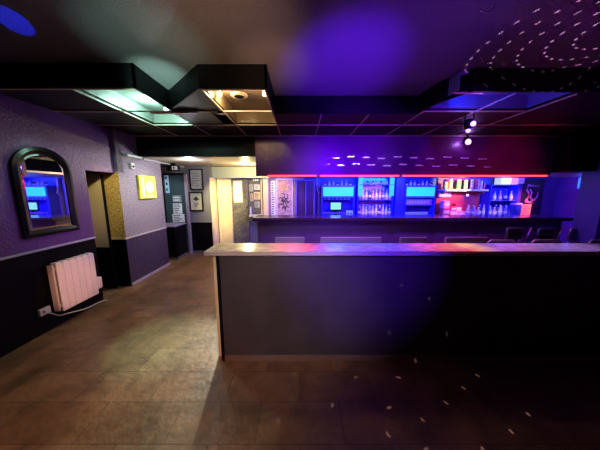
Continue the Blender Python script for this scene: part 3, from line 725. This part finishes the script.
# poster at the right
tp = thing('red_poster', 'dark poster with red and pink artwork at the right end of the bar', 'poster', (wx(531), YW-.02, wz(204)))
obj('sheet', bx(at(522, 190, Y=YW).x, at(543, 190, Y=YW).x, YW-.02, YW-.002, .99, 1.95), mat('black poster', (.02, .012, .02), .4), tp)
def wpx(a, c): q = at(a, c, Y=YW-.025); return (q.x, YW-.024, q.z)
b = B()
for pts in ([(528, 185), (533, 186), (539, 186)], [(528, 186), (527, 190), (529, 194), (528, 198), (525, 201)], [(530, 189), (532, 193), (530, 197), (533, 200)],
            [(525, 202), (530, 202), (534, 200), (537, 197), (538, 192)], [(526, 199), (529, 203), (533, 203)], [(531, 199), (535, 201)]):
    tube(b, [wpx(*p) for p in pts], .022, 6)
obj('red_artwork', b, mat('pinkish red ink', (.8, .22, .28), .5), tp)

# ------------------------------------------------------------------ seats between the counters
def chair(name, label, x, y, w, ztop, pad, group=None, slim=False):
    """chair whose back faces the camera, sitter faces the bar"""
    t = thing(name, label, 'chair', (x, y, 0), group)
    sz = .45; hw = w/2
    obj('backrest', bx(x-hw, x+hw, y-.02, y+.02, ztop-(.26 if not slim else .20), ztop, bev=.014), pad, t)
    obj('seat', bx(x-hw+.01, x+hw-.01, y+.05, y+.45, sz-.03, sz+.03, bev=.02), pad, t)
    for sx in (-1, 1):
        b = B(); tube(b, [(x+sx*(hw-.02), y-.03, 0), (x+sx*(hw-.02), y+.035, sz), (x+sx*(hw-.02), y+.03, sz+.12), (x+sx*(hw-.02), y+.028, ztop-.03)], .011)
        obj('leg', b, M_steel, t)
        b = B(); tube(b, [(x+sx*(hw-.02), y+.46, 0), (x+sx*(hw-.02), y+.42, sz-.035)], .011)
        obj('leg', b, M_steel, t)
    b = B(); tube(b, [(x-hw+.02, y+.03, .25), (x+hw-.02, y+.03, .25)], .008); obj('stretcher', b, M_steel, t)
    return t
YC = 3.62
for (p0, p1, lab, nm) in ((275, 304.5, 'mauve backed chair, leftmost behind the drinks counter', 'chair'), (320.5, 381.5, 'wide mauve backed two seat bench behind the drinks counter', 'bench'),
                      (400, 426.5, 'narrow mauve backed chair right of the wide bench', 'chair'), (445.5, 487, 'mauve backed love seat left of the steel armchairs', 'bench')):
    a, c = at(p0, 237, Y=YC), at(p1, 237, Y=YC)
    t = chair('dining_chair' if nm == 'chair' else 'padded_bench', lab, (a.x+c.x)/2, YC, c.x-a.x, a.z, M_pad)
    t['category'] = nm
def armchair(label, p0, p1, py, Y, group):
    a, c = at(p0, py, Y=Y), at(p1, py, Y=Y); x = (a.x+c.x)/2; w = c.x-a.x; zt = a.z
    t = chair('metal_armchair', label, x, Y, w, zt, M_dpad, group, slim=True)
    hw = w/2
    b = B(); tube(b, [(x-hw-.012, Y, zt-.22), (x-hw-.012, Y, zt), (x-hw+.02, Y, zt+.012), (x+hw-.02, Y, zt+.012), (x+hw+.012, Y, zt), (x+hw+.012, Y, zt-.22)], .009)
    obj('back_frame', b, M_steel, t)
    b = B(); tube(b, [(x+hw+.04, Y-.02, zt-.32), (x+hw+.07, Y-.03, zt-.12), (x+hw+.12, Y-.03, zt+.02)], .009)
    obj('armrest', b, M_steel, t)
    return t
ga = 'steel framed armchairs in front of the bar'
armchair('steel armchair in front of the bar, leftmost of the three at right', 507.5, 523, 228.5, 4.02, None)
armchair('steel armchair in front of the bar, middle of the three at right', 539, 554, 229, 4.02, None)
armchair('steel armchair at the right end of the bar, mostly in shadow', 571, 586, 229, 4.02, None)
def tubchair(label, p0, p1, py, Y):
    a, c = at(p0, py, Y=Y), at(p1, py, Y=Y); x = (a.x+c.x)/2; w = c.x-a.x
    t = chair('low_back_chair', label, x, Y, w, a.z-.02, M_dpad, None, slim=True)
    hw = w/2; zt = a.z
    b = B(); tube(b, [(x-hw, Y-.01, zt-.25), (x-hw, Y-.01, zt-.03), (x-hw+.03, Y-.01, zt), (x+hw-.03, Y-.01, zt), (x+hw, Y-.01, zt-.03), (x+hw, Y-.01, zt-.25)], .011)
    obj('back_frame', b, M_shelf, t)
tubchair('low steel backed chair just behind the counter below the red sign', 488, 514, 240, 3.05)
tubchair('low steel backed chair just behind the counter, second from right', 532, 561, 240, 3.05)
tubchair('low steel backed chair just behind the counter at the right edge', 589, 612, 240, 3.05)

# ------------------------------------------------------------------ lights
def aim(o, target):
    d = Vector(target)-o.location; o.rotation_euler = d.to_track_quat('-Z', 'Y').to_euler()
def spot(name, loc, target, col, power, size=60, blend=.6, rad=.03):
    l = bpy.data.lights.new(name, 'SPOT'); l.energy = power; l.color = col; l.spot_size = math.radians(size); l.spot_blend = blend; l.shadow_soft_size = rad
    o = bpy.data.objects.new(name, l); C.objects.link(o); o.location = loc; aim(o, target); return o
def point(name, loc, col, power, rad=.03):
    l = bpy.data.lights.new(name, 'POINT'); l.energy = power; l.color = col; l.shadow_soft_size = rad
    o = bpy.data.objects.new(name, l); C.objects.link(o); o.location = loc; return o
def area(name, loc, target, col, power, sx, sy):
    l = bpy.data.lights.new(name, 'AREA'); l.shape = 'RECTANGLE'; l.energy = power; l.color = col; l.size = sx; l.size_y = sy
    o = bpy.data.objects.new(name, l); C.objects.link(o); o.location = loc; aim(o, target); return o
GREEN = (.52, 1.0, .76); WARM = (1.0, .66, .28)
point('cool bulb light', (-1.90, 3.02, 2.70), GREEN, 26, .02)
spot('cool downlight', (-1.66, 2.50, 2.60), (-1.52, 2.28, 0), GREEN, 330, 28, 1)
point('warm bulb light', (-.84, 2.70, 2.70), WARM, 12, .02)
point('warm bulb light', (-.42, 2.62, 2.70), WARM, 9, .02)
spot('warm downlight', (-.86, 2.98, 2.62), (-1.05, 2.5, 0), (1, .80, .48), 22, 70, .9, .012)
# passage
point('passage light', (-1.25, 5.3, 2.12), (1.0, .78, .34), 44, .03)
spot('passage beam', (-1.27, 5.3, 2.12), (-1.15, 1.9, 0), (.90, 1.0, .80), 680, 19, 1, .02)
spot('passage doorway lamp', (-1.75, 5.1, 2.0), (-2.1, 6.2, 1.2), (1, .82, .30), 190, 66, .8)
point('passage near lamp', (-2.2, 4.6, 2.10), (.85, .84, .95), 18, .04)
spot('teal door fill', (-2.75, 4.7, 2.1), (-3.2, 5.7, 1.5), (.8, .95, 1), 40, 50, .8)  # spot added to brighten the notices on the teal door
spot('lightbox lamp', (-2.0, 4.3, 2.1), (XC, 4.2, 1.4), (1, .9, .85), 55, 90, .9)
spot('alcove lamp', (-2.4, 3.0, 2.3), (-3.1, 3.72, 1.5), (1, .80, .42), 50, 44, .8)
# posters
spot('poster lamp', (-.55, 5.2, 1.95), (-.5, 6.2, 1.4), (1.0, .60, .28), 34, 84, .8)
# bar blue
BLUE = (.015, .035, 1.0)
area('blue bar tube', (1.85, 4.75, 1.95), (1.85, 6.2, 1.35), BLUE, 250, 2.3, .06)
area('blue bar tube', (5.15, 5.1, 1.95), (5.15, 6.2, 1.3), (.05, .05, 1), 75, .6, .06)
spot('violet bottle lamp', (1.92, 5.2, 1.95), (1.92, 6.1, 1.3), (.8, .35, 1), 50, 58, .8)
spot('red shelf lamp', (4.05, 5.1, 1.9), (4.05, 6.2, 1.25), (1, .26, .20), 150, 48, .7)
spot('violet cabinet lamp', (5.0, 5.0, 1.9), (5.0, 6.1, 1.15), (.7, .45, 1), 40, 40, .7)
spot('warm shelf lamp', (4.1, 5.2, 1.92), (4.1, 6.1, 1.82), (.95, 1, .45), 95, 60, .7)
spot('red end lamp', (5.75, 4.9, 1.9), (5.85, 6.0, 1.25), (1, .30, .26), 190, 46, .7)
area('red bar glow', (2.0, YB-.03, 1.87), (2.0, YB-.3, 0), (1, .03, .05), 12, 5.0, .02)
area('violet bar fill', (1.4, 4.15, 1.85), (1.4, 4.7, .75), (.24, .06, 1), 60, 4.4, .06)  # violet wash added to tint the dark bar front
spot('violet seat fill', (1.0, 2.9, 2.3), (1.0, 4.2, .6), (.5, .25, 1), 60, 75, 1)  # added spot, tints the seats and bar violet
# ceiling colours: unseen spots added for the tinted patches, then the pin spot
spot('cool ceiling fill', (-.9, .9, 1.0), (-1.42, 2.52, 2.8), GREEN, 1100, 16, 1)
spot('cool ceiling fill', (-.8, .5, 1.0), (-1.2, 1.95, 2.8), GREEN, 190, 26, 1)
spot('amber ceiling fill', (-.2, .5, 1.0), (-.55, 1.9, 2.8), (1, .60, .30), 210, 36, 1)
spot('amber ceiling fill', (-.1, .5, 1.0), (-.26, 2.35, 2.8), (1, .55, .34), 200, 20, 1)
spot('blue ceiling fill', (.5, .4, 1.0), (.42, 2.35, 2.8), (.10, .005, 1.0), 1500, 30, 1)
spot('violet ceiling fill', (.8, .4, 1.0), (.75, 2.2, 2.8), (.20, .01, 1.0), 200, 46, 1)
spot('magenta ceiling fill', (2.4, 0.4, 1.2), (2.3, 1.75, 2.8), (.70, .03, .70), 60, 60, 1)
spot('blue pin spot', (-.9, .2, 1.6), (-1.97, 1.74, 2.8), (.01, .03, 1), 1500, 5, .3, .005)
# added beams that imitate coloured reflections on the drinks counter top
spot('cream reflection beam', (-.45, 3.9, 2.3), (-.45, 2.1, 1.1), (1, .80, .52), 85, 30, 1)
spot('red reflection beam', (-.1, 3.9, 2.2), (-.02, 2.1, 1.1), (1, .06, .12), 480, 20, 1)
spot('blue reflection beam', (.6, 3.9, 2.2), (.6, 2.1, 1.1), (.02, .06, 1), 900, 30, 1)
spot('red reflection beam', (1.35, 3.9, 2.2), (1.35, 2.1, 1.1), (1, .06, .10), 700, 22, 1)
spot('yellow reflection beam', (1.66, 3.9, 2.2), (1.66, 2.1, 1.1), (1, .66, .10), 700, 9, 1)
spot('violet reflection beam', (2.5, 3.9, 2.2), (2.4, 2.1, 1.1), (.55, .3, 1), 500, 38, 1)
# bulkhead wash
spot('violet wash', (.2, 1.0, 2.38), (-.1, 4.2, 2.2), (.42, .10, 1.0), 60, 26, 1)
spot('violet wash', (.9, 1.0, 2.38), (.75, 4.2, 2.15), (.13, .0, 1.0), 480, 42, 1)
spot('violet wash', (1.6, 1.0, 2.38), (1.75, 4.2, 2.15), (.22, .0, 1.0), 260, 34, 1)
spot('crimson wash', (2.4, 1.0, 2.38), (2.7, 4.2, 2.1), (1.0, .02, .30), 120, 26, 1)
spot('crimson wash', (3.0, 1.0, 2.38), (3.7, 4.2, 2.1), (1.0, .02, .14), 170, 26, 1)
spot('blue counter wash', (.6, -.2, 2.2), (.55, 2.0, 1.1), (.10, .02, 1.0), 420, 40, 1)
spot('soft counter wash', (-.6, -.6, 2.2), (-.2, 2.0, .7), (1, .72, .70), 210, 40, 1)
spot('violet wall wash', (.6, 1.6, 2.0), (-2.98, 3.0, 1.2), (.66, .26, 1.0), 130, 21, 1)
spot('radiator lamp', (.2, .6, 1.2), (-2.98, 2.78, .48), (1.0, .46, .34), 330, 12, .8)
spot('amber room lamp', (.0, -1.2, 2.5), (-1.25, .95, .0), (1.0, .24, .02), 150, 44, 1)
spot('amber room lamp', (.9, -.2, 2.6), (.2, 1.4, 0), (1.0, .42, .2), 10, 60, 1)
spot('right wall wash', (5.2, 3.3, 1.9), (7.0, 5.5, 1.4), (.9, .05, .6), 150, 60, 1)
spot('blue pillar wash', (4.2, 2.6, 2.0), (5.2, 3.75, 1.3), (.05, .04, .9), 25, 60, 1)
point('blue lamp glow', (XR-.18, pw.y-.05, pw.z), (.02, .1, 1), 1.2, .03)
point('disco glow', (dx, dy-.14, 2.42), (.45, .15, 1), 3, .02)
point('bulkhead violet glow', (at(468, 142, Y=YB-.16).x, YB-.17, at(468, 142, Y=YB-.1).z), (.5, .2, 1), 2.5, .02)
spot('bay blue lamp', (1.75, 2.60, 2.62), (2.15, 2.7, 2.78), (.02, .04, 1), 14, 150, .5)

def rings_gobo(o, s, size, r0=0.0, base=4, per=6, stretch=1.0):
    l = o.data; l.use_nodes = True; nt = l.node_tree; em = nt.nodes['Emission']; L = nt.links.new
    tc = nt.nodes.new('ShaderNodeTexCoord'); sp = nt.nodes.new('ShaderNodeSeparateXYZ'); L(tc.outputs['Normal'], sp.inputs[0])
    def mth(op, a, b_=None):
        n = nt.nodes.new('ShaderNodeMath'); n.operation = op
        for i, v in enumerate((a, b_)):
            if v is None: continue
            if isinstance(v, (int, float)): n.inputs[i].default_value = v
            else: L(v, n.inputs[i])
        return n.outputs[0]
    z = mth('ABSOLUTE', sp.outputs['Z']); u = mth('DIVIDE', sp.outputs['X'], z); v = mth('DIVIDE', sp.outputs['Y'], z)
    r = mth('SQRT', mth('ADD', mth('MULTIPLY', u, u), mth('MULTIPLY', v, v)))
    rg = mth('DIVIDE', r, s); fr = mth('FRACT', rg); ix = mth('FLOOR', rg)
    phi = mth('ADD', mth('DIVIDE', mth('ARCTAN2', v, u), 2*PI), .5)
    n_ = mth('ADD', mth('MULTIPLY', ix, per), base)
    cell = mth('FRACT', mth('ADD', mth('MULTIPLY', phi, n_), mth('MULTIPLY', ix, .37)))
    dr = mth('MULTIPLY', mth('SUBTRACT', fr, .5), s)
    dp = mth('MULTIPLY', mth('DIVIDE', mth('SUBTRACT', cell, .5), n_), mth('MULTIPLY', r, 2*PI))
    dp = mth('MULTIPLY', dp, stretch)
    ds = mth('SQRT', mth('ADD', mth('MULTIPLY', dr, dr), mth('MULTIPLY', dp, dp)))
    on = mth('MULTIPLY', mth('LESS_THAN', ds, size), mth('GREATER_THAN', r, r0))
    L(on, em.inputs['Strength'])
g = spot('dot projector', (2.75, 1.2, 1.35), (2.4, 1.72, 2.8), (1.0, .50, .95), 700, 56, .1, .001)
rings_gobo(g, .075, .0040, stretch=.40, base=8, per=8)
def rows_gobo(o, su, sv, lu, lv, vmax):
    """rows of short dashes"""
    l = o.data; l.use_nodes = True; nt = l.node_tree; em = nt.nodes['Emission']; L = nt.links.new
    tc = nt.nodes.new('ShaderNodeTexCoord'); sp = nt.nodes.new('ShaderNodeSeparateXYZ'); L(tc.outputs['Normal'], sp.inputs[0])
    def mth(op, a, b_=None):
        n = nt.nodes.new('ShaderNodeMath'); n.operation = op
        for i, v in enumerate((a, b_)):
            if v is None: continue
            if isinstance(v, (int, float)): n.inputs[i].default_value = v
            else: L(v, n.inputs[i])
        return n.outputs[0]
    z = mth('ABSOLUTE', sp.outputs['Z']); u = mth('DIVIDE', sp.outputs['X'], z); v = mth('DIVIDE', sp.outputs['Y'], z)
    row = mth('FLOOR', mth('DIVIDE', v, sv))
    uu = mth('ADD', mth('DIVIDE', u, su), mth('MULTIPLY', row, .37))
    vv = mth('ADD', mth('FRACT', mth('DIVIDE', v, sv)), mth('MULTIPLY', mth('SINE', mth('MULTIPLY', mth('FLOOR', uu), 2.1)), .12))
    a_ = mth('LESS_THAN', mth('ABSOLUTE', mth('SUBTRACT', mth('FRACT', uu), .5)), lu)
    b2 = mth('LESS_THAN', mth('ABSOLUTE', mth('SUBTRACT', vv, .5)), lv)
    c_ = mth('LESS_THAN', mth('ABSOLUTE', v), vmax)
    L(mth('MULTIPLY', mth('MULTIPLY', a_, b2), c_), em.inputs['Strength'])
g2 = spot('dash projector', (1.4, .6, 2.4), (1.9, 4.2, 2.16), (.65, .5, 1.0), 2200, 46, .3, .001)
rows_gobo(g2, .080, .036, .24, .07, .036)
g3 = spot('dot projector', (1.8, .9, 2.4), (.75, 1.35, 0), (.85, .7, 1.0), 180, 50, .2, .001)
rings_gobo(g3, .11, .0036, per=4, stretch=.5)

w_ = bpy.data.worlds.new('World'); bpy.context.scene.world = w_; w_.use_nodes = True
w_.node_tree.nodes['Background'].inputs[0].default_value = (.02, .015, .03, 1); w_.node_tree.nodes['Background'].inputs[1].default_value = .1

cam = bpy.data.cameras.new('Camera'); co = bpy.data.objects.new('Camera', cam); C.objects.link(co)
cam.sensor_width = 36; cam.lens = 36*F/600; cam.clip_start = .02
co.location = (0, 0, CAMZ); co.rotation_euler = (PI/2-PITCH, 0, 0)
bpy.context.scene.camera = co
vs_ = bpy.context.scene.view_settings
vs_.view_transform = 'Standard'; vs_.look = 'None'; vs_.gamma = 1; vs_.use_curve_mapping = False; vs_.exposure = 0
